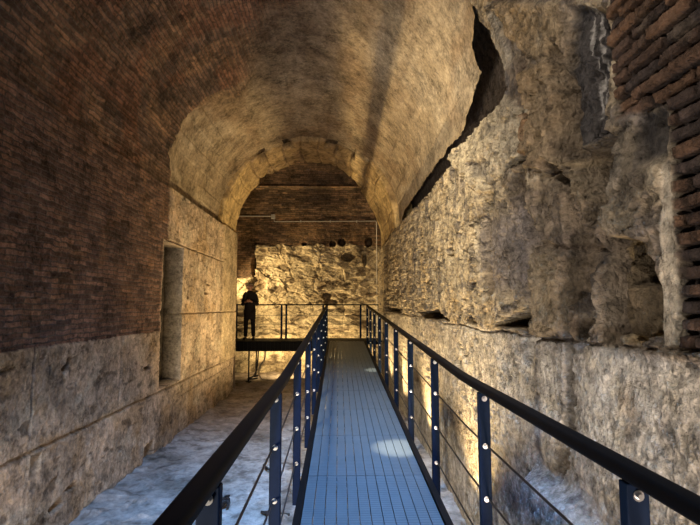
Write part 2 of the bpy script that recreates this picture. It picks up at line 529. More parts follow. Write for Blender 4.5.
def block(pts, d, col=None, k=0.6, ty=0.0, ts=0.0, soft=0.02, warp=0.25):
    """a standing or broken-off block: stepped in or out, its face tilted"""
    global h, c
    cy = sum(p[0] for p in pts) / len(pts); cs = sum(p[1] for p in pts) / len(pts)
    sd = poly_sd(wy * warp + Y * (1 - warp), ws * warp + s * (1 - warp), pts)
    m = sm(-soft * 0.5, soft, sd)
    h = h + m * (d + ty * (Y - cy) + ts * (s - cs))
    if col is not None:
        c = mixc(c, col, m * k * (0.75 + 0.5 * np.clip(tone, -0.5, 0.5)))


block([(4.63, 3.46), (3.68, 3.3), (3.35, 3.02), (3.23, 2.69), (3.74, 2.65), (4.48, 2.66), (5.35, 3.26)], 0.06, (0.46, 0.40, 0.30), 0.85, 0.02, 0.10)
block([(4.37, 3.25), (4.07, 3.24), (3.89, 3.09), (4.23, 3.01)], -0.06, (0.13, 0.12, 0.115), 0.8, soft=0.04, warp=0.7)
block([(4.66, 3.0), (4.1, 2.88), (4.06, 2.7), (4.58, 2.78)], -0.06, (0.13, 0.12, 0.115), 0.8, soft=0.04, warp=0.7)
block([(3.36, 3.3), (2.94, 3.18), (2.72, 2.97), (2.77, 2.47), (3.0, 2.48), (3.27, 2.59)], 0.05, (0.25, 0.18, 0.105), 0.8, 0.10, -0.05)
block([(3.23, 3.05), (3.18, 2.67), (3.11, 2.55), (3.29, 2.63), (3.35, 3.02)], 0.0, (0.21, 0.115, 0.06), 0.7)
block([(3.56, 3.99), (2.71, 3.42), (2.74, 3.13), (3.18, 3.3), (3.52, 3.64)], 0.05, (0.30, 0.22, 0.125), 0.7, 0.0, 0.08, 0.03)
block([(3.81, 4.05), (3.68, 3.92), (3.55, 3.53), (3.67, 3.43), (3.81, 3.63), (3.89, 3.89)], 0.06, (0.46, 0.41, 0.33), 0.85)
block([(2.24, 2.52), (2.06, 2.48), (2.04, 2.3), (2.0, 1.9), (2.26, 1.94), (2.32, 2.19)], 0.02, (0.12, 0.105, 0.09), 0.85, -0.05, -0.10)
block([(2.25, 2.41), (2.16, 2.38), (2.11, 2.18), (2.22, 2.12)], 0.03, (0.24, 0.22, 0.19), 0.6, 0.2, 0.0)
block([(2.28, 2.12), (2.06, 2.05), (2.02, 1.95), (2.24, 1.97)], 0.04, (0.20, 0.165, 0.11), 0.6, 0.1, 0.1)
block([(3.25, 2.38), (2.8, 2.38), (2.63, 2.26), (2.36, 2.07), (2.4, 1.88), (2.65, 1.93), (3.05, 1.9), (3.29, 2.01)], -0.02, (0.15, 0.122, 0.10), 0.85, 0.06, 0.05)
block([(3.29, 1.97), (2.84, 1.95), (2.64, 1.86), (2.72, 1.52), (3.02, 1.43), (3.34, 1.43)], 0.045, (0.25, 0.20, 0.135), 0.75, 0.04, -0.04)
block([(2.49, 1.91), (2.36, 1.9), (2.38, 1.51), (2.51, 1.49)], 0.02, (0.22, 0.19, 0.155), 0.6, 0.2, 0.0)
block([(4.62, 2.21), (3.89, 2.2), (3.37, 2.33), (3.4, 1.98), (4.03, 2.09)], -0.03, (0.21, 0.19, 0.19), 0.6, soft=0.06, warp=0.8)
block([(2.28, 1.21), (2.13, 1.28), (2.04, 1.12), (2.18, 1.04)], 0.0, (0.25, 0.16, 0.09), 0.5, soft=0.08, warp=0.8)
block([(2.84, 2.48), (2.61, 2.49), (2.29, 2.47), (2.27, 2.41), (2.45, 2.4), (2.73, 2.41)], 0.07, (0.40, 0.30, 0.17), 0.75, 0.0, -0.3)
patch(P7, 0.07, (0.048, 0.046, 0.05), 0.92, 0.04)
for yy in (2.42, 2.34):                        # white runs of lime on the dark face
    crack([(yy, 3.15), (yy - 0.02, 2.85), (yy + 0.02, 2.6)], 0.014, -0.004, (0.45, 0.43, 0.41), 0.7)
patch(P6, 0.40, (0.10, 0.085, 0.075), 0.85, 0.05)  # shade under the overhang partly painted into the colour
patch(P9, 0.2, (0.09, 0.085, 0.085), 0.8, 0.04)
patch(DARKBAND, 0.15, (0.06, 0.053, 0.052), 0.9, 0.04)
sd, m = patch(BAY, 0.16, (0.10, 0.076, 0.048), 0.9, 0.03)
by = (Y - 2.14) / 0.17; bs = (s - 1.66) / 0.2
h += 0.14 * np.sqrt(np.clip(1 - by ** 2 - bs ** 2, 0, 1)) * (m > 0.2)
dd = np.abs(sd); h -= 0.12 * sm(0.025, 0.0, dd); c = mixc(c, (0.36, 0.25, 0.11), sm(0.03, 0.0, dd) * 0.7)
patch(BAYTOP, 0.32, (0.10, 0.08, 0.06), 0.8, 0.03)  # shade at the top of the bay partly painted in
for p, d in ((TRI, 0.25), (H3, 0.16), (SLOT1, 0.2), (SLOT2, 0.2), (SLOT3, 0.2)):
    patch(p, d * 2.4, (0.16, 0.13, 0.10), 0.7, 0.02, 0.2)  # hole shade partly painted into the colour, the rest is depth
crack(C1, 0.09, 0.3, (0.13, 0.10, 0.075), 0.9); crack(C2, 0.06, 0.28, (0.13, 0.10, 0.075), 0.9); crack(C5, 0.065, 0.28, (0.13, 0.10, 0.075), 0.9)  # here and below, joint dirt and recess shade share the painted crack colour
crack([(3.5, 2.5), (3.38, 2.42), (3.31, 2.39)], 0.08, 0.15, (0.13, 0.10, 0.075), 0.8)
crack([(4.35, 2.35), (4.25, 2.1), (4.3, 1.95), (4.2, 1.8)], 0.11, 0.12, (0.13, 0.10, 0.075), 0.75)
crack([(2.66, 2.47), (2.45, 2.4), (2.3, 2.41)], 0.03, 0.15, (0.13, 0.10, 0.075), 0.8)
crack([(2.86, 3.2), (2.74, 2.9), (2.72, 2.5)], 0.06, 0.16, (0.13, 0.10, 0.075), 0.7)
crack([(2.95, 2.5), (2.72, 2.3), (2.68, 2.1), (2.7, 1.95), (2.8, 1.5)], 0.055, 0.18, (0.13, 0.10, 0.075), 0.8)
crack([(3.0, 2.42), (3.02, 2.2), (2.98, 1.95)], 0.05, 0.12, (0.13, 0.10, 0.075), 0.6)
crack([(3.3, 2.05), (2.9, 1.99), (2.6, 1.95)], 0.02, 0.04)
hs0 = sm(-0.02, 0.02, poly_sd(Y, s, STRIP)); h = h * (1 - hs0) + 0.01 * hs0
sdS, mS = patch(STRIP, -0.005, (0.55, 0.48, 0.38), 0.9, 0.015, 0.1)
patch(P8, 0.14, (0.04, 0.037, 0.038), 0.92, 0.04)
# surviving brick facing at the near end: thick courses with raked, eroded joints
h *= 1 - 0.25 * sm(4.6, 4.2, Y) * (1 - low)
h *= 1 - 0.6 * sm(2.25, 1.95, Y) * (s > 2.2)
sdB = poly_sd(Y, s + 0.02 * fbm(Y, s, 3.0, f=6, octv=2), BRICK)
mB = sm(-0.015, 0.015, sdB)
rh = 0.066
jit = 0.007 * fbm(Y, s, 5.0, f=3.0, octv=3)
row = np.floor((s + jit) / rh)
fr = (s + jit) / rh - row
rnd = np.modf(np.abs(np.sin(row * 12.9898) * 43758.5))[0]
bl = 0.24
fy = (Y + rnd * bl + 0.01 * fbm(Y, s, 9.0, f=9, octv=2)) / bl
cell = np.floor(fy); fy = fy - cell
bid = np.modf(np.abs(np.sin(cell * 78.233 + row * 37.719) * 43758.5))[0]
joint = np.maximum(sm(0.19, 0.12, np.minimum(fr, 1 - fr)), sm(0.05, 0.025, np.minimum(fy, 1 - fy)))
hb = 0.02 - 0.05 * joint + (bid - 0.5) * 0.03 + 0.008 * fbm(Y, s, 2.0, f=20, octv=4) - 0.04 * (bid > 0.9)
h = h * (1 - mB) + (hb + 0.02 * fbm(Y, s, 1.0, f=1.2, octv=2)) * mB
cb = np.zeros_like(c) + np.array((0.08, 0.050, 0.037))
cb = mixc(cb, (0.15, 0.088, 0.055), sm(0.45, 0.8, bid)); cb = mixc(cb, (0.06, 0.045, 0.04), sm(0.3, 0.1, bid))
cb = mixc(cb, (0.04, 0.034, 0.033), joint * 0.9)
cb = mixc(cb, (0.13, 0.10, 0.075), sm(0.25, 0.7, fbm(Y, s, 4.0, f=4, octv=4)) * 0.6)
c = mixc(c, 0, mB) + cb * mB[..., None]
# the top of the standing rock: everything beyond drops back into the void behind the vault
sdR = poly_sd(Y + 0.03 * fbm(Y, s, 2.0, f=8, octv=4), s + 0.02 * fbm(Y, s, 6.0, f=8, octv=3), ROCKEND)
out = sm(0.02, -0.05, sdR)
flat = sm(0.35, 0.05, sdR) * sm(5.2, 4.6, Y) * sm(3.2, 3.6, Y)
h = h * (1 - 0.75 * flat)
h = h * (1 - out) - 0.55 * out
c = mixc(c, (0.20, 0.16, 0.13), out)
# keep the foot of the wall meeting the ground
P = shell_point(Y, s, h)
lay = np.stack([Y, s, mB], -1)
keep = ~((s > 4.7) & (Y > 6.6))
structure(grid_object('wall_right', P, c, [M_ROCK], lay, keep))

# ------------------------------------------------------------------ ceiling (the barrel vault)
RC = 2.10
ys = np.concatenate([[2.8], 1 / np.linspace(1 / 2.85, 1 / 11.45, 420)])
th = np.concatenate([np.linspace(-0.08, 0.5, 170), np.linspace(0.505, math.pi + 0.01, 420)])
Y, T = np.meshgrid(ys, th)
s = ZS + RV * T
h = 0.03 * fbm(Y, s, 2.0, f=0.8, octv=3) + 0.010 * fbm(Y, s, 4.0, f=6, octv=4)
# faint ridges of the shuttering boards, running with the vault
h += 0.006 * np.sign(np.sin(T * 26 + 0.4 * fbm(Y * 0.2, T, f=1))) * sm(0.3, -0.2, fbm(Y, s, 9.0, f=0.9, octv=2))
# brick skin on the left half near the viewer, ending in a ragged edge
edge = np.interp(T, [0.0, 1.2, 1.45, 1.8, 2.1, 2.5, 2.75, 2.86, 3.2], [4.2, 4.8, 5.6, 6.5, 7.85, 7.55, 7.45, 7.5, 7.75])
eb = edge + 0.12 * fbm(Y, s, 3.0, f=3.0, octv=4) - Y
mb = sm(-0.05 - 0.9 * sm(2.6, 2.0, T), 0.05 + 0.7 * sm(2.6, 2.0, T), eb + 0.5 * sm(2.6, 2.0, T) * fbm(Y, s, 19.0, f=1.8, octv=4)) * sm(1.1, 1.75, T + 0.15 * fbm(Y, s, 12.0, f=1.5, octv=3))
h += 0.115 * mb
c = np.zeros(Y.shape + (3,)) + np.array((0.32, 0.26, 0.183))
st = fbm(Y * 0.55, s, 14.0, f=1.0, octv=5, gain=0.6)
c = mixc(c, (0.22, 0.16, 0.105), sm(0.0, 0.55, st) * 0.75)
c = mixc(c, (0.45, 0.39, 0.30), sm(0.1, 0.6, fbm(Y * 0.4, s, 17.0, f=1.3, octv=4)) * 0.5)
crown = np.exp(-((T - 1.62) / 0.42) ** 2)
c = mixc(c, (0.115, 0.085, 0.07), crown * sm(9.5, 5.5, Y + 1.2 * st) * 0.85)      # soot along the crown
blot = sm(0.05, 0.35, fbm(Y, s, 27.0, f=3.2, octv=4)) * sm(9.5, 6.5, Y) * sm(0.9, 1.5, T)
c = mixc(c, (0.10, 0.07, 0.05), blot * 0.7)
run = sm(0.2, 0.5, fbm(Y * 0.15, s, 41.0, f=3.5, octv=3)) * 0.3
c = mixc(c, (0.17, 0.125, 0.085), run)
cbk = np.zeros_like(c) + np.array((0.165, 0.122, 0.095))
cbk = mixc(cbk, (0.105, 0.082, 0.072), sm(0.0, 0.5, st) * 0.8)
cbk = mixc(cbk, (0.19, 0.10, 0.065), sm(0.2, 0.5, fbm(Y, s, 57.0, f=1.1, octv=4)) * 0.5)
cbk = mixc(cbk, (0.24, 0.17, 0.12), sm(0.15, 0.55, fbm(Y, s, 51.0, f=1.7, octv=5)) * 0.7)
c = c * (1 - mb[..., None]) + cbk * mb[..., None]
# dark seam at the springing on the left
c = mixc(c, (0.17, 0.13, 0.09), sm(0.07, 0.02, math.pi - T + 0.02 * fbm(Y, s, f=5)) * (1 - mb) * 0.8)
r = RC - h
P = np.stack([CX + r * np.cos(T), Y, ZS + r * np.sin(T)], -1)
sdv = poly_sd(Y + 0.04 * fbm(Y, s, 2.0, f=6, octv=4), s + 0.03 * fbm(Y, s, 6.0, f=6, octv=4), VAULTEND)
lip = sm(-0.10, 0.0, sdv)
c = mixc(c, (0.30, 0.22, 0.13), lip * 0.6)
structure(grid_object('ceiling', P, c, [M_PLAS], np.stack([Y, s, mb], -1), (sdv < 0.0) & (Y > np.interp(T, [0, 0.58, 1.0, 1.47, 1.79, 2.33, 2.73, 3.14], [2.8, 3.6, 4.4, 4.9, 4.9, 4.3, 3.5, 2.8]) + 0.1 * fbm(Y, s, 3.0, f=2, octv=4))))  # unseen near end cut back, an opening added to let the daylight in

# ------------------------------------------------------------------ wall_left
e = 1e-3
NY0, NY1, NZ0, NZ1, ND = 7.45, 8.40, 0.41, 2.63, 0.28
ys = np.concatenate([np.linspace(-1.6, 3.0, 30), 1 / np.linspace(1 / 3.05, 1 / 12.6, 560)])
ys = np.sort(np.concatenate([ys, [NY0 - e, NY0 + e, NY1 - e, NY1 + e]]))
ss = np.sort(np.concatenate([np.linspace(-0.75, 3.49, 420), [NZ0 - e, NZ0 + e, NZ1 - e, NZ1 + e, 3.5]]))
Y, s = np.meshgrid(ys, ss)
brick_edge = np.where(s > 2.66, 7.63, NY0 - 0.002)
mb = ((Y < brick_edge) & (s > 1.265 + 0.012 * fbm(Y, s, f=3, octv=3))).astype(float)
mb = np.where((s > 2.66) & (Y > 7.4), sm(-0.03, 0.03, brick_edge + 0.03 * fbm(Y, s, f=7, octv=3) - Y), mb)
h = 0.015 * fbm(Y, s, 1.0, f=0.8, octv=3) + (1 - mb) * (0.004 * fbm(Y, s, 2.0, f=4, octv=5) + 0.005 * fbm(Y, s, 5.0, f=16, octv=4, gain=0.6) + chips(Y, s, 0.14, 31, 0.006) + 0.02)
h += mb * 0.012 * fbm(Y, s, 7.0, f=9, octv=4)
c = np.zeros(Y.shape + (3,)) + np.array((0.50, 0.40, 0.305))
tone = fbm(Y, s, 21.0, f=0.9, octv=5, gain=0.6)
c = mixc(c, (0.24, 0.195, 0.15), sm(-0.05, 0.55, tone) * 0.65)
c = mixc(c, (0.14, 0.115, 0.09), sm(0.25, 0.5, fbm(Y, s, 66.0, f=8, octv=4, gain=0.65)) * 0.5)
c = mixc(c, (0.52, 0.47, 0.38), sm(0.1, 0.6, fbm(Y, s * 1.5, 31.0, f=2.0, octv=4)) * 0.5)
c = mixc(c, (0.38, 0.26, 0.14), sm(0.15, 0.5, fbm(Y, s, 44.0, f=1.6, octv=4)) * 0.5)
wob = 0.008 * fbm(Y, s, 8.0, f=5, octv=2)


def lcrack(pts, w=0.012, d=0.03, k=0.6, col=(0.13, 0.10, 0.075)):
    global h, c
    dd = line_dist(Y + wob, s + wob, pts)
    m = sm(w * 1.6, w * 0.4, dd) * (1 - mb)
    h = h - d * m
    c = mixc(c, col, m * k)


lcrack([(-1.6, 0.365), (13, 0.365)], 0.014)
lcrack([(8.4, 1.51), (13, 1.51)], 0.012); lcrack([(7.6, 2.66), (11.2, 2.66)], 0.013, k=0.6)
for yy, a, b in ((4.4, -0.6, 1.27), (6.12, 0.36, 1.27), (5.42, -0.6, 0.36), (7.06, -0.6, 0.36), (8.45, -0.6, 0.36), (9.25, -0.6, 0.36), (10.6, -0.6, 0.36), (3.3, -0.6, 1.27),
                 (9.3, 0.36, 1.51), (10.1, 0.36, 1.51), (11.15, 0.36, 2.66), (9.7, 1.51, 2.66), (9.0, 2.66, 3.49), (10.3, 2.66, 3.49), (11.9, 0.36, 3.49)):
    lcrack([(yy, a), (yy + 0.01, b)], 0.011, 0.025, 0.65)
lcrack([(8.5, 0.13), (10.2, 0.17), (12.2, 0.2)], 0.01, 0.02, 0.5)
lcrack([(3.4, 1.06), (4.0, 1.1), (4.15, 1.12)], 0.012, 0.02)
# lewis holes and lost pieces
for pts, d in (([(4.85, 1.03), (4.98, 1.1), (5.0, 1.05), (4.9, 0.97)], 0.10), ([(4.63, 1.1), (4.68, 1.09), (4.66, 0.96)], 0.05), ([(6.85, 0.79), (7.1, 0.8), (7.12, 0.76), (6.9, 0.73)], 0.08),
               ([(5.1, 0.87), (5.14, 0.88), (5.12, 0.82)], 0.06), ([(4.45, 0.34), (4.6, 0.32), (4.52, 0.0), (4.46, 0.03)], 0.05), ([(4.75, -0.24), (4.95, -0.2), (5.0, -0.28), (4.8, -0.3)], 0.08),
               ([(5.0, -0.17), (5.2, -0.13), (5.22, -0.2)], 0.07), ([(6.95, -0.3), (7.3, -0.25), (7.25, -0.6), (6.9, -0.6)], 0.08), ([(8.7, 1.9), (8.78, 1.95), (8.8, 1.8), (8.7, 1.76)], 0.05),
               ([(9.8, 1.93), (10.1, 1.94), (10.1, 1.88), (9.8, 1.87)], 0.07), ([(10.0, 1.12), (10.12, 1.14), (10.12, 1.0), (10.02, 1.0)], 0.07), ([(9.9, 2.1), (10.2, 2.1), (10.2, 2.06), (9.9, 2.06)], 0.05)):
    m = sm(-0.01, 0.02, poly_sd(Y + wob, s + wob, pts)) * (1 - mb)
    h -= d * m; c = mixc(c, (0.15, 0.12, 0.09), m * 0.7)
pt = sm(0.46, 0.6, fbm(Y * 0.6, s * 1.3, 61.0, f=6, octv=3)) * (1 - mb)
h -= 0.006 * pt; c = mixc(c, (0.12, 0.09, 0.065), pt * 0.7)
# pilaster strip carrying the arch
pil = sm(11.2, 11.22, Y) * (1 - sm(0.37, 0.35, s))
h += 0.035 * pil; c = mixc(c, (0.46, 0.375, 0.24), pil * 0.6)
cbk = np.zeros_like(c) + np.array((0.185, 0.135, 0.115))
cbk = mixc(cbk, (0.125, 0.10, 0.096), sm(0.0, 0.5, tone) * 0.7)
cbk = mixc(cbk, (0.22, 0.15, 0.105), sm(0.15, 0.6, fbm(Y, s, 51.0, f=2.0, octv=5)) * 0.6)
c = c * (1 - mb[..., None]) + cbk * mb[..., None]
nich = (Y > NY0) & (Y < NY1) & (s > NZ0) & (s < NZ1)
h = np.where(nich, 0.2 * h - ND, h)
c = np.where(nich[..., None], np.array((0.085, 0.07, 0.055)) * (0.8 + 0.5 * np.clip(fbm(Y, s, f=6, octv=4), -0.6, 0.9))[..., None], c)  # shade of the niche painted into its back as dark colour
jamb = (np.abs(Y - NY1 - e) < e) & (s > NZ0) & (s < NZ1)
c = np.where(jamb[..., None], np.array((0.33, 0.31, 0.29)), c)  # lit grey of the far jamb put into its colour
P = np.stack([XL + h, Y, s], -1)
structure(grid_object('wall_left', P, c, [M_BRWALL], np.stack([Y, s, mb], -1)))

# ------------------------------------------------------------------ trim_1 (the arch at the end of the corridor)
th = np.linspace(-0.02, math.pi + 0.02, 420)
v = np.concatenate([np.linspace(0, 1, 12), np.linspace(1.02, 2, 60), np.linspace(2.05, 3, 12)])
V, T = np.meshgrid(v, th)
s = RV * T
back = np.interp(T, [0, 0.62, 0.95, 1.15, 3.2], [14.9, 14.6, 13.6, 13.0, 12.6]) + 0.07 * fbm(T * 2, V * 0, f=5, octv=4) * sm(0.3, 0.8, T) * sm(2.9, 2.3, T)
front = 11.2 + 0.03 * fbm(T * 2, V * 0, 3.0, f=4, octv=3)
R0 = RV
k = np.clip(V - 1, 0, 1)
Yp = np.where(V < 1, front, np.where(V > 2, back, front * (1 - k) + back * k))
Rr = np.where(V < 1, R0 + 0.45 * (1 - V), np.where(V > 2, R0 + 0.5 * (V - 2), R0))
vs = (T * RV) / 0.42
vid = np.floor(vs + 0.08 * np.sin(Yp * 3)); vf = vs + 0.08 * np.sin(Yp * 3) - vid
vr = np.modf(np.abs(np.sin(vid * 91.7) * 4373.5))[0]
top = sm(0.5, 0.95, T) * sm(2.65, 2.2, T)
joint = sm(0.09, 0.02, np.minimum(vf, 1 - vf)) * (0.3 + 0.7 * top)
d = 0.02 * fbm(s, Yp, 3.0, f=1.5, octv=3) + 0.012 * fbm(s, Yp, 3.0, f=8, octv=4) - 0.03 * joint - (vr > 0.72) * top * 0.10 * sm(0.5, 0.3, k) + (vr - 0.5) * 0.02 * top
d -= 0.10 * top * sm(0.1, 0.4, fbm(s, Yp, 8.0, f=2.4, octv=3)) * sm(0.25, 0.9, k)
Rr = Rr - d
c = np.zeros(V.shape + (3,)) + np.array((0.52, 0.39, 0.20))
c = mixc(c, (0.22, 0.155, 0.09), sm(0.0, 0.6, fbm(s, Yp, 5.0, f=1.6, octv=5)) * 0.7)
c = mixc(c, (0.50, 0.40, 0.25), (vr < 0.2) * top * sm(0.7, 0.4, k) * 0.6); c = mixc(c, (0.24, 0.17, 0.105), top * 0.6 * (vr >= 0.2))
c = mixc(c, (0.17, 0.12, 0.08), joint * 0.5)
gap_shade = np.maximum(sm(1.75, 1.82, T) * sm(2.25, 2.15, T), sm(1.0, 1.06, T) * sm(1.42, 1.36, T)) * sm(0.3, 0.1, k + 0.2 * fbm(s, Yp, 4.0, f=3, octv=3))
c = mixc(c, (0.075, 0.055, 0.04), gap_shade * 0.85); Rr = Rr + 0.12 * gap_shade * (V >= 1)  # shade of the gaps painted dark on the ring, stone set back there
P = np.stack([CX + Rr * np.cos(T), Yp, ZS + Rr * np.sin(T)], -1)
structure(grid_object('trim_1', P, c, [M_ARCH]))

# ------------------------------------------------------------------ wall_back with its own vault across the corridor
xs = np.linspace(-6.2, 1.45, 520)
ss = np.concatenate([np.linspace(-0.75, 5.8, 480), np.linspace(5.82, 5.8 + math.pi * 1.75, 90)])
X, s = np.meshgrid(xs, ss)
rk_top = 3.72 + 0.10 * fbm(X, s * 0, 2.0, f=1.3, octv=4)
rk_top = rk_top - 1.1 * sm(-2.75, -2.9, X + 0.06 * fbm(X, s, f=3, octv=3))
rk = sm(-0.05, 0.05, rk_top - s + 0.06 * fbm(X, s, 4.0, f=3, octv=4))
wx = X + 0.12 * fbm(X, s, 1.0, f=1.8, octv=3); wz = s + 0.10 * fbm(X, s, 7.0, f=1.8, octv=3)
f1, f2, cv, ox, oy = worley(wx / 0.95, wz / 0.5, seed=3)
h = 0.03 * fbm(X, s, 2.0, f=0.8, octv=3)
lowb = sm(1.9, 1.5, s)
hr = (cv - 0.5) * 0.10 - 0.04 * sm(0.07, 0.0, f2 - f1) + 0.05 * ridged(wx * 0.6, wz, 3.0, f=2.2, octv=5, gain=0.6) + 0.03 * fbm(X * 0.5, s, 5.0, f=5, octv=4) + 0.03 + chips(wx * 0.4, wz, 0.26, 41, 0.05) + chips(wx * 0.5, wz, 0.1, 42, 0.02)
hr -= 0.05 * sm(0.2, 0.45, fbm(X * 0.45, s, 15.0, f=4.0, octv=3))
h += rk * hr * 0.75 * (1 - 0.45 * lowb)
h += (1 - rk) * 0.012 * fbm(X, s, 5.0, f=9, octv=3)
c = np.zeros(X.shape + (3,)) + np.array((0.50, 0.42, 0.28))
c = mixc(c, (0.22, 0.165, 0.10), sm(0.05, 0.6, fbm(X * 0.6, s, 21.0, f=1.5, octv=5)) * 0.7)
c = mixc(c, (0.60, 0.52, 0.36), sm(0.1, 0.5, fbm(X * 0.7, s, 29.0, f=3, octv=4)) * 0.6)
c = mixc(c, (0.12, 0.085, 0.055), sm(0.2, 0.5, fbm(X * 0.45, s, 15.0, f=4.0, octv=3)) * 0.7)
brk = np.zeros_like(c) + np.array((0.135, 0.10, 0.07))
brk = mixc(brk, (0.20, 0.145, 0.09), sm(0.0, 0.5, fbm(X, s, 25.0, f=1.2, octv=5)))
upper = sm(5.76, 5.82, s + 0.03 * fbm(X, s, f=3, octv=2))
brk = mixc(brk, (0.24, 0.185, 0.12), sm(4.6, 4.8, s) * 0.7)
brk = mixc(brk, (0.20, 0.15, 0.10), upper * 0.7)
c = c * rk[..., None] + brk * (1 - rk[..., None])
h += 0.10 * np.exp(-((s - 5.72) / 0.05) ** 2)       # string course below the cross vault
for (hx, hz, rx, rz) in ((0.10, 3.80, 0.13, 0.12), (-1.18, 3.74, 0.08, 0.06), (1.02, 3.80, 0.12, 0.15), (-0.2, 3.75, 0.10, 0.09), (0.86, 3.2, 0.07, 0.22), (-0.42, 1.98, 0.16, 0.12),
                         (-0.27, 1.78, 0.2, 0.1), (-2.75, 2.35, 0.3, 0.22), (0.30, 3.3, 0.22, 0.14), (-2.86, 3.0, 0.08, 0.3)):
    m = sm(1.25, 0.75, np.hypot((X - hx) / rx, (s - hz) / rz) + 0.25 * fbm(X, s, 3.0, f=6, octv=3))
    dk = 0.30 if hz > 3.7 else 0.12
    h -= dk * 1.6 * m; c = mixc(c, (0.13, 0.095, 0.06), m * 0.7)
RB = 1.75
al = np.clip((s - 5.8) / RB, 0, None)
Yp = np.where(s < 5.8, YB - h, YB - RB + (RB - h) * np.cos(al))
Zp = np.where(s < 5.8, s, 5.8 + (RB - h) * np.sin(al))
P = np.stack([X, Yp, Zp], -1)
structure(grid_object('wall_back', P, c, [M_BACK], np.stack([X, s, 1 - rk], -1)))

# the cross passage's near side (round the arch), its right end above the rock and its left end
M_DULL = plain('dark masonry', (0.24, 0.18, 0.12), rough=0.95, noise=0.4, scale=4, bump=0.6, spec=0.2)
bm = bmesh.new()
n = 40
ring = [(CX + 2.3 * math.cos(math.pi * k / n), ZS + 2.3 * math.sin(math.pi * k / n)) for k in range(n + 1)]
lo = [bm.verts.new((x, 13.02, z)) for x, z in ring]
hi = [bm.verts.new((max(-6.2, min(1.7, x * (1 if abs(x) < 9 else 1))), 13.02, 7.7)) for x, z in ring]
for k in range(n):
    bm.faces.new((lo[k], lo[k + 1], hi[k + 1], hi[k]))
a = [bm.verts.new(p) for p in ((-6.2, 13.02, -0.7), (-2.70, 13.02, -0.7), (-2.70, 13.02, 3.6), (-2.99, 13.02, 3.6), (-2.99, 13.02, 7.7), (-6.2, 13.02, 7.7))]
bm.faces.new(a)
structure(obj('wall_front', bm, M_DULL))
bm = bmesh.new(); add_box(bm, 1.42, 1.6, 11.5, 16.7, 3.42, 7.7)
structure(obj('wall_right_upper', bm, M_DULL))
bm = bmesh.new(); add_box(bm, -6.4, -6.18, 12.9, 16.7, -0.75, 7.7)
structure(obj('wall_end', bm, M_DULL))

# ------------------------------------------------------------------ floor
ys = np.concatenate([np.linspace(-1.6, 3.0, 60), np.linspace(3.02, 16.7, 560)])
xs = np.concatenate([np.linspace(-6.3, -2.9, 40), np.linspace(-2.88, 1.7, 260)])
X, Y = np.meshgrid(xs, ys)
h = 0.025 * fbm(X, Y, 1.0, f=0.9, octv=4) + 0.014 * fbm(X, Y, 2.0, f=5, octv=4)
h += 0.02 * sm(0.25, 0.5, fbm(X, Y, 9.0, f=4, octv=3))
h += 0.07 * sm(0.45, 0.0, X - XL) * (0.5 + fbm(X * 0, Y, 3.0, f=1.5, octv=3)) * (Y < 13)
c = np.zeros(X.shape + (3,)) + np.array((0.46, 0.43, 0.41))
c = mixc(c, (0.25, 0.22, 0.19), sm(0.0, 0.6, fbm(X, Y, 11.0, f=1.2, octv=5)) * 0.8)
c = mixc(c, (0.13, 0.105, 0.085), sm(0.3, 0.55, fbm(X, Y, 15.0, f=4.5, octv=4)) * 0.6)
c = mixc(c, (0.23, 0.17, 0.12), sm(8.0, 10.0, Y) * 0.5)
P = np.stack([X, Y, GZ + h], -1)
structure(grid_object('floor', P, c, [M_GROUND]))

# ------------------------------------------------------------------ walkway
wk = thing('walkway', 'long ribbed metal walkway rising gently between two dark railings towards the far arch', 'walkway', (DW, 0, 0.14))
W = 0.49
NSL = 12
PL = 1.12


def panel_mesh(L, slope, z0=0.0):
    bm = bmesh.new()
    sw = 2 * W / NSL
    for k in range(NSL):
        x0 = -W + k * sw + 0.003; x1 = -W + (k + 1) * sw - 0.003
        v = []
        for (y, z) in ((0.004, 0), (L - 0.004, slope * (L - 0.004))):
            for (dx, dz) in ((x0, -0.03), (x0, 0), (x1, 0), (x1, -0.03)):
                v.append(bm.verts.new((dx, y, z + dz)))
        for f in ((0, 1, 5, 4), (1, 2, 6, 5), (2, 3, 7, 6), (3, 0, 4, 7), (3, 2, 1, 0), (4, 5, 6, 7)):
            bm.faces.new([v[i] for i in f])
    # cross bearers under the joint
    for y in (0.05, L - 0.05, L / 2):
        add_box(bm, -W, W, y - 0.02, y + 0.02, slope * y - 0.07, slope * y - 0.032)
    return bm


flat = panel_mesh(PL, 0.0)
fm = None
y = 3.2 - 4 * PL
while y < 14.2:
    L = min(PL, 14.29 - y)
    sl = 0.0 if y < 3.19 else 0.0446
    o = obj('deck_panel', panel_mesh(L, sl), M_DECK, wk)
    o.location = (0, y, deck_z(y + 1e-4) - 0.14)
    y += PL
flat.free()
YEND = 14.30
path = [(-1.25, 0)] + [(3.2, 0.0)] + [(YEND, deck_z(YEND) - 0.14)]
for sx in (-1, 1):
    bm = bmesh.new()
    x0, x1 = sorted((sx * (W + 0.004), sx * (W + 0.052)))
    prof = [(x0, -0.20), (x1, -0.20), (x1, 0.018), (x0, 0.018)]
    rings = [[bm.verts.new((px, yy, zz + pz)) for px, pz in prof] for yy, zz in path]
    for a, b in zip(rings[:-1], rings[1:]):
        for j in range(4):
            bm.faces.new((a[j], a[(j + 1) % 4], b[(j + 1) % 4], b[j]))
    bm.faces.new(rings[0]); bm.faces.new(rings[-1])
    obj('edge_beam', bm, M_BEAM, wk)
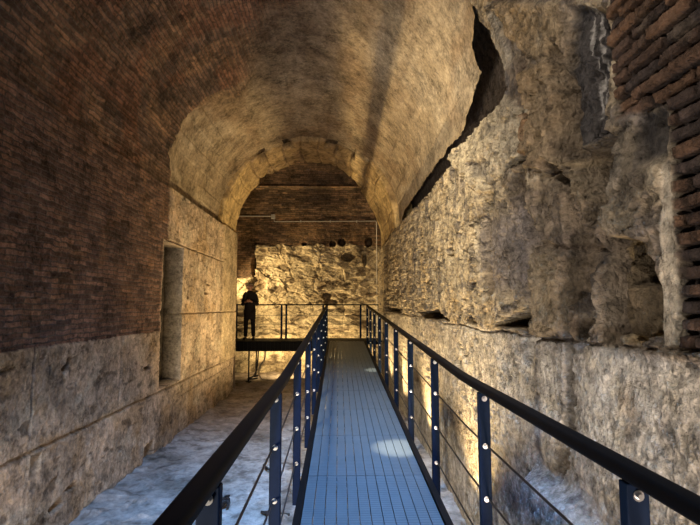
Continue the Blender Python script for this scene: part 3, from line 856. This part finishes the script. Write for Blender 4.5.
for yy in (0.6, 3.4, 6.2, 9.0, 11.8):
    for sx in (-1, 1):
        bm = bmesh.new()
        zt = deck_z(yy) - 0.14 - 0.2
        add_box(bm, sx * 0.46 - 0.03, sx * 0.46 + 0.03, yy - 0.03, yy + 0.03, GZ - 0.14 - 0.02, zt)
        add_box(bm, sx * 0.46 - 0.08, sx * 0.46 + 0.08, yy - 0.08, yy + 0.08, GZ - 0.14 - 0.02, GZ - 0.14 + 0.03)
        obj('support_leg', bm, M_BEAM, wk)

# ------------------------------------------------------------------ the two long railings
RH = 1.05
CABLES = (0.33, 0.61, 0.89)


def railing(sx, label):
    X = DW + sx * 0.575
    t = thing('railing', label, 'railing', (X, 0, 0.14), 'long railings of the walkway')
    pts = []
    for yy in (-1.2, 0.4, 2.0, 2.95, 3.1, 3.2, 3.3, 3.45, 5, 8, 11, 14.0):
        z = deck_z(yy) - 0.14 + RH - 0.022
        if 2.9 < yy < 3.5:
            z += 0.0446 * max(0, 0.3 - abs(yy - 3.2)) * 0.25
        pts.append((0, yy, z))
    bm = bmesh.new(); add_sweep(bm, pts, rrect(0.066, 0.044, 0.016))
    hr = obj('handrail', bm, M_RAIL, t, smooth=False, bevel=0)
    for p in hr.data.polygons:
        p.use_smooth = True
    for c in CABLES:
        bm = bmesh.new()
        add_sweep(bm, [(sx * 0.012, yy, deck_z(yy) - 0.14 + RH - c) for yy in (-1.2, 0.5, 2.0, 3.2, 5, 8, 11, 13.97)], circ(0.006, 8))
        obj('cable', bm, M_CABLE, t, smooth=True)
    for k in range(-1, 10):
        yy = 1.37 + 1.4 * k
        bm = bmesh.new()
        zd = deck_z(yy) - 0.14
        add_box(bm, -0.031, 0.031, -0.02, 0.02, zd - 0.17, zd + RH - 0.044)
        po = obj('post', bm, M_PAINT, t, bevel=0.004, loc=(0, yy, 0))
        if k < 0:
            continue
        for c in (0.075,) + CABLES:
            bm = bmesh.new()
            add_sweep(bm, [(0, -0.019, zd + RH - c), (0, -0.023, zd + RH - c)], circ(0.015, 12))
            add_sweep(bm, [(0, -0.022, zd + RH - c), (0, -0.033, zd + RH - c)], circ(0.009, 6))
            obj('bolt', bm, M_BOLT, po)
    return t


railing(-1, 'dark steel railing with cables on the left side of the walkway, beside the open ground')
railing(1, 'dark steel railing with cables on the right side of the walkway, beside the rock wall')

# ------------------------------------------------------------------ cross platform
PZ = 0.64
cp = thing('cross_platform', 'black steel platform running crosswise at the end of the walkway, below the far wall', 'platform', (-1.4, 14.38, PZ))
bm = bmesh.new()
x0, x1 = -2.9, 2.66
for k in range(13):
    add_box(bm, x0, x1, 0.02 + k * 0.095, 0.02 + k * 0.095 + 0.089, -0.04, -0.002)
obj('deck', bm, M_BEAM, cp)
bm = bmesh.new()
add_box(bm, x0, x1 - 1.62 + 0.06, -0.02, 0.02, -0.29, 0.0); add_box(bm, x0, x1 - 1.56, -0.05, 0.02, -0.29, -0.265); add_box(bm, x0, x1 - 1.56, -0.05, 0.02, -0.025, 0.0)
for k in range(36):
    add_box(bm, x0 + 0.1 + k * 0.11, x0 + 0.125 + k * 0.11, -0.04, -0.02, -0.265, -0.025)
obj('front_beam', bm, M_BEAM, cp)
bm = bmesh.new(); add_box(bm, x0, x1, 1.24, 1.28, -0.2, 0.0)
obj('rear_beam', bm, M_BEAM, cp)
for xx, yy in ((-1.19, 0.0), (-2.6, 0.0), (0.9, 0.0), (-1.19, 1.26), (0.9, 1.26), (2.4, 1.26)):
    bm = bmesh.new()
    add_sweep(bm, [(xx, yy, GZ - PZ - 0.02), (xx, yy, -0.26 if yy < 1 else -0.18)], circ(0.022, 12))
    add_sweep(bm, [(xx, yy, GZ - PZ - 0.02), (xx, yy, GZ - PZ + 0.03)], circ(0.09, 16))
    obj('leg', bm, M_BEAM, cp)

pr = thing('platform_railing', 'thin dark railing along the back edge of the cross platform, before the far wall', 'railing', (-1.4, 15.69, PZ))
bm = bmesh.new(); add_sweep(bm, [(x0, 0, RH), (x1, 0, RH)], rrect(0.06, 0.04, 0.014))
obj('handrail', bm, M_RAIL, pr)
for c in CABLES:
    bm = bmesh.new(); add_sweep(bm, [(x0, 0.0, RH - c), (x1, 0.0, RH - c)], circ(0.007, 8))
    obj('cable', bm, M_CABLE, pr, smooth=True)
for xx in (-1.84, -0.42, -0.27, 0.9, 2.09):
    bm = bmesh.new(); add_box(bm, xx - 0.03, xx + 0.03, -0.015, 0.015, -0.12, RH - 0.02)
    obj('post', bm, M_PAINT, pr, bevel=0.004)

# ------------------------------------------------------------------ conduit on the far wall
cn = thing('wall_conduit', 'thin pale conduit running across the dark upper far wall and down beside its corner', 'conduit', (0, 16.42, 4.5))
bm = bmesh.new()
add_sweep(bm, [(-4.4, 0, 0.185), (-2.27, 0, 0.175)], circ(0.016, 8))
add_sweep(bm, [(-2.2, 0, 0.1), (-2.19, 0, 0.0), (-2.15, 0, -0.005), (1.24, 0, 0.03), (1.27, 0, 0.0), (1.275, 0, -3.9)], circ(0.014, 8))
obj('tube', bm, M_PIPE, cn, smooth=True)
bm = bmesh.new(); add_box(bm, -2.3, -2.16, -0.04, 0.05, 0.09, 0.24)
obj('junction_box', bm, M_PIPE, cn, bevel=0.01)
for xx in (-3.4, -1.3, -0.3, 0.6):
    bm = bmesh.new()
    add_box(bm, xx - 0.015, xx + 0.015, -0.028, 0.08, (0.155 if xx < -2.2 else 0.0) - 0.01, (0.2 if xx < -2.2 else 0.05))
    obj('clip', bm, M_PIPE, cn)

# ------------------------------------------------------------------ loose cables on the ground
def ground_cable(name, pts, r, label, mat=M_CABLE):
    bm = bmesh.new()
    add_sweep(bm, smooth_path(pts, 8), circ(r, 8))
    return tag(obj(name, bm, mat, smooth=True), label, 'cable')


pts = []
for k in range(26):
    a = k * 0.9
    rr = 0.045 + 0.03 * math.sin(k * 1.7)
    pts.append((-1.22 + rr * math.cos(a), 5.40 + 0.008 * k + rr * 0.9 * math.sin(a), GZ + 0.045 + 0.05 * abs(math.sin(k * 0.8))))
ground_cable('cable_tangle', pts, 0.013, 'black tangle of cable lying on the pale ground beside the first left railing post')
ground_cable('cable_piece', [(-1.01, 6.85, GZ + 0.03), (-0.97, 6.72, GZ + 0.045), (-0.90, 6.63, GZ + 0.04), (-0.85, 6.60, GZ + 0.035)], 0.016, 'short bent black cable piece on the ground left of the walkway, farther than the tangle')
ground_cable('cable_piece', [(-0.80, 5.30, GZ + 0.04), (-0.72, 5.26, GZ + 0.045), (-0.64, 5.25, GZ + 0.04), (-0.5, 5.24, GZ + 0.035)], 0.014, 'short straight black cable end on the ground close to the walkway edge')
ground_cable('hanging_cable', [(-2.36, 14.6, 0.38), (-2.37, 14.6, 0.1), (-2.40, 14.58, -0.2), (-2.48, 14.5, -0.38), (-2.58, 14.45, -0.42), (-2.62, 14.5, -0.46), (-2.5, 14.62, -0.47), (-2.36, 14.6, -0.44)], 0.022,
             'dark cable looping down from under the cross platform to the ground beside its round leg')
ground_cable('hanging_hose', [(-2.18, 14.7, 0.5), (-2.17, 14.68, 0.25), (-2.2, 14.66, 0.05), (-2.3, 14.62, -0.1), (-2.33, 14.6, -0.3), (-2.25, 14.55, -0.45), (-2.1, 14.5, -0.48)], 0.024,
             'pale hose curling under the cross platform to the right of the dark cable', plain('pale hose', (0.45, 0.38, 0.27), rough=0.6, noise=0.2))

# ------------------------------------------------------------------ person
M_COAT = plain('dark coat cloth', (0.012, 0.010, 0.013), rough=0.9, noise=0.4, scale=30, bump=0.3, spec=0.2)
M_TROUS = plain('black trousers', (0.010, 0.009, 0.011), rough=0.9, noise=0.3, scale=40, bump=0.2, spec=0.2)
M_SKIN = plain('skin', (0.36, 0.19, 0.13), rough=0.55, noise=0.12, scale=20)
M_HAIR = plain('grey hair', (0.20, 0.16, 0.14), rough=0.7, noise=0.4, scale=80, bump=0.4)
M_SHOE = plain('dark shoes', (0.012, 0.011, 0.012), rough=0.5, noise=0.2)


def skin_mesh(name, verts, edges, radii, mat, parent, root=0, sub=2):
    me = bpy.data.meshes.new(name)
    me.from_pydata(verts, edges, [])
    o = bpy.data.objects.new(name, me); COL.objects.link(o)
    o.parent = parent
    sk = o.modifiers.new('skin', 'SKIN'); sk.use_smooth_shade = True
    if not me.skin_vertices:
        me.skin_vertices.new(name='')
    for i, r in enumerate(radii):
        d = me.skin_vertices[0].data[i]
        d.radius = r if isinstance(r, tuple) else (r, r)
        d.use_root = (i == root)
    ss = o.modifiers.new('sub', 'SUBSURF'); ss.levels = sub; ss.render_levels = sub
    me.materials.append(mat)
    return o


pe = thing('person', 'person in long dark coat standing on the cross platform, looking down at joined hands', 'person', (-2.68, 14.85, PZ))
# one continuous body: x to the right, -y towards the viewer
V, E_, Rd = [], [], []


def jv(p, r, to=None):
    V.append(p); Rd.append(r)
    if to is not None:
        E_.append((to, len(V) - 1))
    return len(V) - 1


pel = jv((0, 0.02, 0.90), (0.135, 0.105))
wst = jv((0, 0.03, 1.08), (0.125, 0.095), pel)
chs = jv((0, 0.035, 1.27), (0.13, 0.10), wst)
sho = jv((0, 0.03, 1.395), (0.09, 0.07), chs)
nck = jv((0, 0.0, 1.455), (0.052, 0.052), sho)
hd0 = jv((0, -0.03, 1.52), (0.066, 0.07), nck)
hd1 = jv((0, -0.05, 1.585), (0.08, 0.095), hd0)
hd2 = jv((0, -0.045, 1.65), (0.062, 0.075), hd1)
hands = []
for sx in (-1, 1):
    a = jv((sx * 0.135, 0.03, 1.345), 0.045, sho)
    b = jv((sx * 0.185, 0.05, 1.20), 0.04, a)
    el = jv((sx * 0.205, 0.03, 1.07), 0.041, b)
    fo = jv((sx * 0.17, -0.11, 1.10), 0.038, el)
    wr = jv((sx * 0.085, -0.215, 1.135), 0.026, fo)
    pa = jv((sx * 0.05, -0.255, 1.15), (0.03, 0.022), wr)
    for k in range(4):                                   # four unequal fingers closing towards each other
        zz = 1.178 - 0.019 * k
        ln = (0.9, 1.0, 0.95, 0.78)[k]
        k1 = jv((sx * 0.034, -0.288, zz), 0.009, pa)
        k2 = jv((sx * (0.034 - 0.018 * ln), -0.312 * 1 - 0.004 * ln, zz - 0.002), 0.0085, k1)
        k3 = jv((sx * (0.030 - 0.032 * ln), -0.296, zz - 0.004), 0.0075, k2)
    t1 = jv((sx * 0.036, -0.245, 1.19), 0.010, pa)
    jv((sx * 0.018, -0.268, 1.208), 0.009, t1)
for sx, fy, out in ((-1, 0.03, 0.12), (1, -0.03, 0.13)):
    hp = jv((sx * 0.085, 0.02, 0.84), (0.088, 0.092), pel)
    kn = jv((sx * 0.105, -0.005 + fy * 0.5, 0.47), 0.058, hp)
    cf = jv((sx * 0.112, 0.015 + fy, 0.32), 0.054, kn)
    an = jv((sx * out, 0.02 + fy, 0.085), 0.038, cf)
    he = jv((sx * out, -0.03 + fy, 0.045), (0.042, 0.04), an)
    jv((sx * (out + 0.02), -0.15 + fy, 0.032), (0.04, 0.03), he)
body = skin_mesh('body', V, E_, Rd, M_SKIN, pe)
# coat: lofted rings round the trunk, plus sleeves
bm = bmesh.new()
rings = []
for z, rx, ry, cy in ((0.62, 0.175, 0.145, 0.015), (0.72, 0.175, 0.145, 0.02), (0.88, 0.17, 0.14, 0.02), (1.05, 0.155, 0.125, 0.03), (1.22, 0.17, 0.135, 0.035), (1.33, 0.165, 0.125, 0.035), (1.41, 0.115, 0.095, 0.025), (1.465, 0.078, 0.078, 0.005)):
    rr = []
    for k in range(28):
        a = 2 * math.pi * k / 28
        w = 1 + (0.05 * math.sin(5 * a + 1) + 0.03 * math.sin(9 * a)) * max(0, (1.1 - z))
        rr.append(bm.verts.new((rx * w * math.cos(a), cy + ry * w * math.sin(a), z)))
    rings.append(rr)
for a, b in zip(rings[:-1], rings[1:]):
    for j in range(28):
        bm.faces.new((a[j], a[(j + 1) % 28], b[(j + 1) % 28], b[j]))
coat = obj('coat', bm, M_COAT, pe, smooth=True)
so = coat.modifiers.new('solid', 'SOLIDIFY'); so.thickness = 0.012
for sx in (-1, 1):
    bm = bmesh.new()
    P0 = smooth_path([(sx * 0.09, 0.03, 1.38), (sx * 0.14, 0.03, 1.34), (sx * 0.19, 0.05, 1.21), (sx * 0.21, 0.03, 1.07), (sx * 0.16, -0.11, 1.10), (sx * 0.095, -0.205, 1.132)], 5)
    rings = []
    for i, p in enumerate(P0):
        t = (Vector(P0[min(i + 1, len(P0) - 1)]) - Vector(P0[max(i - 1, 0)])).normalized()
        u = t.cross(Vector((0.1, 0.3, 1))).normalized(); w = u.cross(t)
        r = 0.074 - 0.03 * i / len(P0)
        rings.append([bm.verts.new(p + (u * math.cos(q * math.pi / 8) + w * math.sin(q * math.pi / 8)) * r * (1 + 0.04 * math.sin(i * 1.9 + q))) for q in range(16)])
    for a, b in zip(rings[:-1], rings[1:]):
        for j in range(16):
            bm.faces.new((a[j], a[(j + 1) % 16], b[(j + 1) % 16], b[j]))
    obj('sleeve', bm, M_COAT, pe, smooth=True)
tv, te, tr = [], [], []
i0 = 0
tv = [(0, 0.02, 0.90)]; tr = [(0.142, 0.115)]
for sx, fy, out in ((-1, 0.03, 0.12), (1, -0.03, 0.13)):
    b0 = len(tv)
    tv += [(sx * 0.087, 0.02, 0.82), (sx * 0.106, -0.005 + fy * 0.5, 0.47), (sx * 0.113, 0.015 + fy, 0.30), (sx * out, 0.02 + fy, 0.075)]
    tr += [(0.098, 0.1), 0.07, 0.065, 0.055]
    te += [(0, b0), (b0, b0 + 1), (b0 + 1, b0 + 2), (b0 + 2, b0 + 3)]
skin_mesh('trousers', tv, te, tr, M_TROUS, pe)
for sx, fy, out in ((-1, 0.03, 0.12), (1, -0.03, 0.13)):
    skin_mesh('shoe', [(sx * out, 0.045 + fy, 0.055), (sx * out, -0.03 + fy, 0.052), (sx * (out + 0.02), -0.165 + fy, 0.036)], [(0, 1), (1, 2)], [0.05, 0.053, (0.05, 0.036)], M_SHOE, pe)
# face: nose, brows, ears as one mesh on the head; hair cap
bm = bmesh.new()
import mathutils


def blob(bm, c, r, seg=10):
    mt = mathutils.Matrix.Translation(c) @ mathutils.Matrix.Diagonal((r[0], r[1], r[2], 1))
    bmesh.ops.create_uvsphere(bm, u_segments=seg, v_segments=8, radius=1, matrix=mt)


blob(bm, (0, -0.145, 1.565), (0.014, 0.022, 0.022))
obj('nose', bm, M_SKIN, pe, smooth=True)
for sx in (-1, 1):
    bm = bmesh.new(); blob(bm, (sx * 0.080, -0.04, 1.575), (0.012, 0.022, 0.032))
    obj('ear', bm, M_SKIN, pe, smooth=True)
bm = bmesh.new(); blob(bm, (0, -0.128, 1.525), (0.026, 0.012, 0.008))
obj('mouth', bm, M_SKIN, pe, smooth=True)
for sx in (-1, 1):
    bm = bmesh.new(); blob(bm, (sx * 0.031, -0.134, 1.588), (0.012, 0.008, 0.007))
    obj('eye', bm, M_TROUS, pe, smooth=True)
bm = bmesh.new()
bmesh.ops.create_uvsphere(bm, u_segments=24, v_segments=16, radius=1, matrix=mathutils.Matrix.Translation((0, -0.03, 1.60)) @ mathutils.Matrix.Diagonal((0.092, 0.108, 0.095, 1)))
bmesh.ops.delete(bm, geom=[v for v in bm.verts if v.co.y < -0.05 and v.co.z < 1.625 or v.co.z < 1.54], context='VERTS')
for v in bm.verts:
    v.co += v.co.normalized() * 0.004 * math.sin(v.co.x * 180 + v.co.y * 140)
hairo = obj('hair', bm, M_HAIR, pe, smooth=True)
so = hairo.modifiers.new('solid', 'SOLIDIFY'); so.thickness = 0.012; so.offset = 1

# ------------------------------------------------------------------ lights
WARM = (1.0, 0.70, 0.33)


def spot(name, loc, target, power, ang=120, blend=0.8, radius=0.03, col=WARM):
    d = bpy.data.lights.new(name, 'SPOT')
    d.energy = power; d.color = col; d.spot_size = math.radians(ang); d.spot_blend = blend; d.shadow_soft_size = radius
    o = bpy.data.objects.new(name, d); COL.objects.link(o)
    o.location = loc
    o.rotation_euler = (Vector(target) - Vector(loc)).to_track_quat('-Z', 'Y').to_euler()
    return o


# floodlights on the ground between the walkway and the rock wall
for yy, p in ((4.7, 280), (7.1, 370), (9.6, 370), (12.2, 280)):
    spot('rock_uplight', (0.875, yy, -0.40), (0.83, yy + 0.1, 3), p, 116, 1.0, 0.02)
# floodlights under the left edge of the walkway, aimed at the left wall and vault
for yy, p in ((8.8, 260), (11.2, 380)):
    spot('pier_uplight', (-0.20, yy, -0.30), (-2.0, yy + 0.5, 3.0), p, 130, 0.9, 0.04)
# floodlights at the foot of the far wall, behind the cross platform
for xx, p in ((-2.6, 60), (-1.5, 90), (-0.4, 90), (0.7, 70)):
    spot('far_uplight', (xx, 15.85, -0.40), (xx, 16.35, 2.6), p, 140, 1.0, 0.05)
spot('far_wall_fill', (-4.6, 15.2, 2.4), (-0.5, 16.5, 2.3), 700, 70, 0.8, 0.08)  # added unseen spot, brightens the middle of the far wall
spot('platform_lamp', (-1.3, 15.0, 0.25), (-1.8, 16.2, -0.3), 140, 150, 0.9, 0.08)
# unseen fill spots added behind the viewer, low on both sides
spot('rear_fill', (-1.7, 0.2, -0.35), (1.3, 3.0, 2.0), 200, 120, 0.9, 0.15, (1.0, 0.88, 0.74))
spot('rear_fill', (0.95, -0.4, -0.35), (-2.6, 4.5, 2.6), 430, 120, 0.9, 0.15, (1.0, 0.80, 0.64))

spot('rock_key_fill', (-1.2, 1.7, 5.2), (1.3, 3.0, 2.1), 290, 66, 1.0, 0.12, (1.0, 0.88, 0.74))  # this and the next: unseen key spots added overhead to brighten the rock
spot('rock_key_fill', (-1.3, 3.3, 5.1), (1.3, 7.2, 1.7), 1100, 80, 1.0, 0.12, (1.0, 0.82, 0.54))
spot('rear_fill', (-2.2, -0.2, -0.35), (1.3, 7.5, 2.2), 560, 80, 1.0, 0.15, (1.0, 0.84, 0.62))  # further added fill from behind, for the rock wall farther along
# narrow unseen spots added overhead to throw two small pools on the deck
spot('added_deck_spot', (0.95, 5.6, 4.4), (0.6, 5.03, 0.22), 1500, 8.5, 0.8, 0.01, (1.0, 0.85, 0.6))
spot('added_deck_spot', (0.95, 9.4, 4.4), (0.70, 9.5, 0.42), 1000, 7, 0.8, 0.01, (1.0, 0.85, 0.6))

# blue daylight through an opening added in the unseen vault above the viewer
ad = bpy.data.lights.new('daylight', 'AREA')
ad.shape = 'RECTANGLE'; ad.size = 0.8; ad.size_y = 2.0; ad.energy = 235; ad.color = (0.24, 0.52, 1.0); ad.spread = math.radians(60)
ao = bpy.data.objects.new('daylight', ad); COL.objects.link(ao)
ao.location = (0.62, 0.6, 8.0)
ao.rotation_euler = (math.radians(27), 0, 0)
ao.rotation_euler.rotate_axis('Y', math.radians(-6))

w = bpy.data.worlds.new('world'); S.world = w; w.use_nodes = True
bg = w.node_tree.nodes['Background']
bg.inputs['Color'].default_value = (0.8, 0.85, 1.0, 1); bg.inputs['Strength'].default_value = 0.05

S.view_settings.view_transform = 'Standard'
S.view_settings.look = 'None'
S.view_settings.exposure = 0.4
S.view_settings.gamma = 1.0
S.view_settings.use_curve_mapping = False
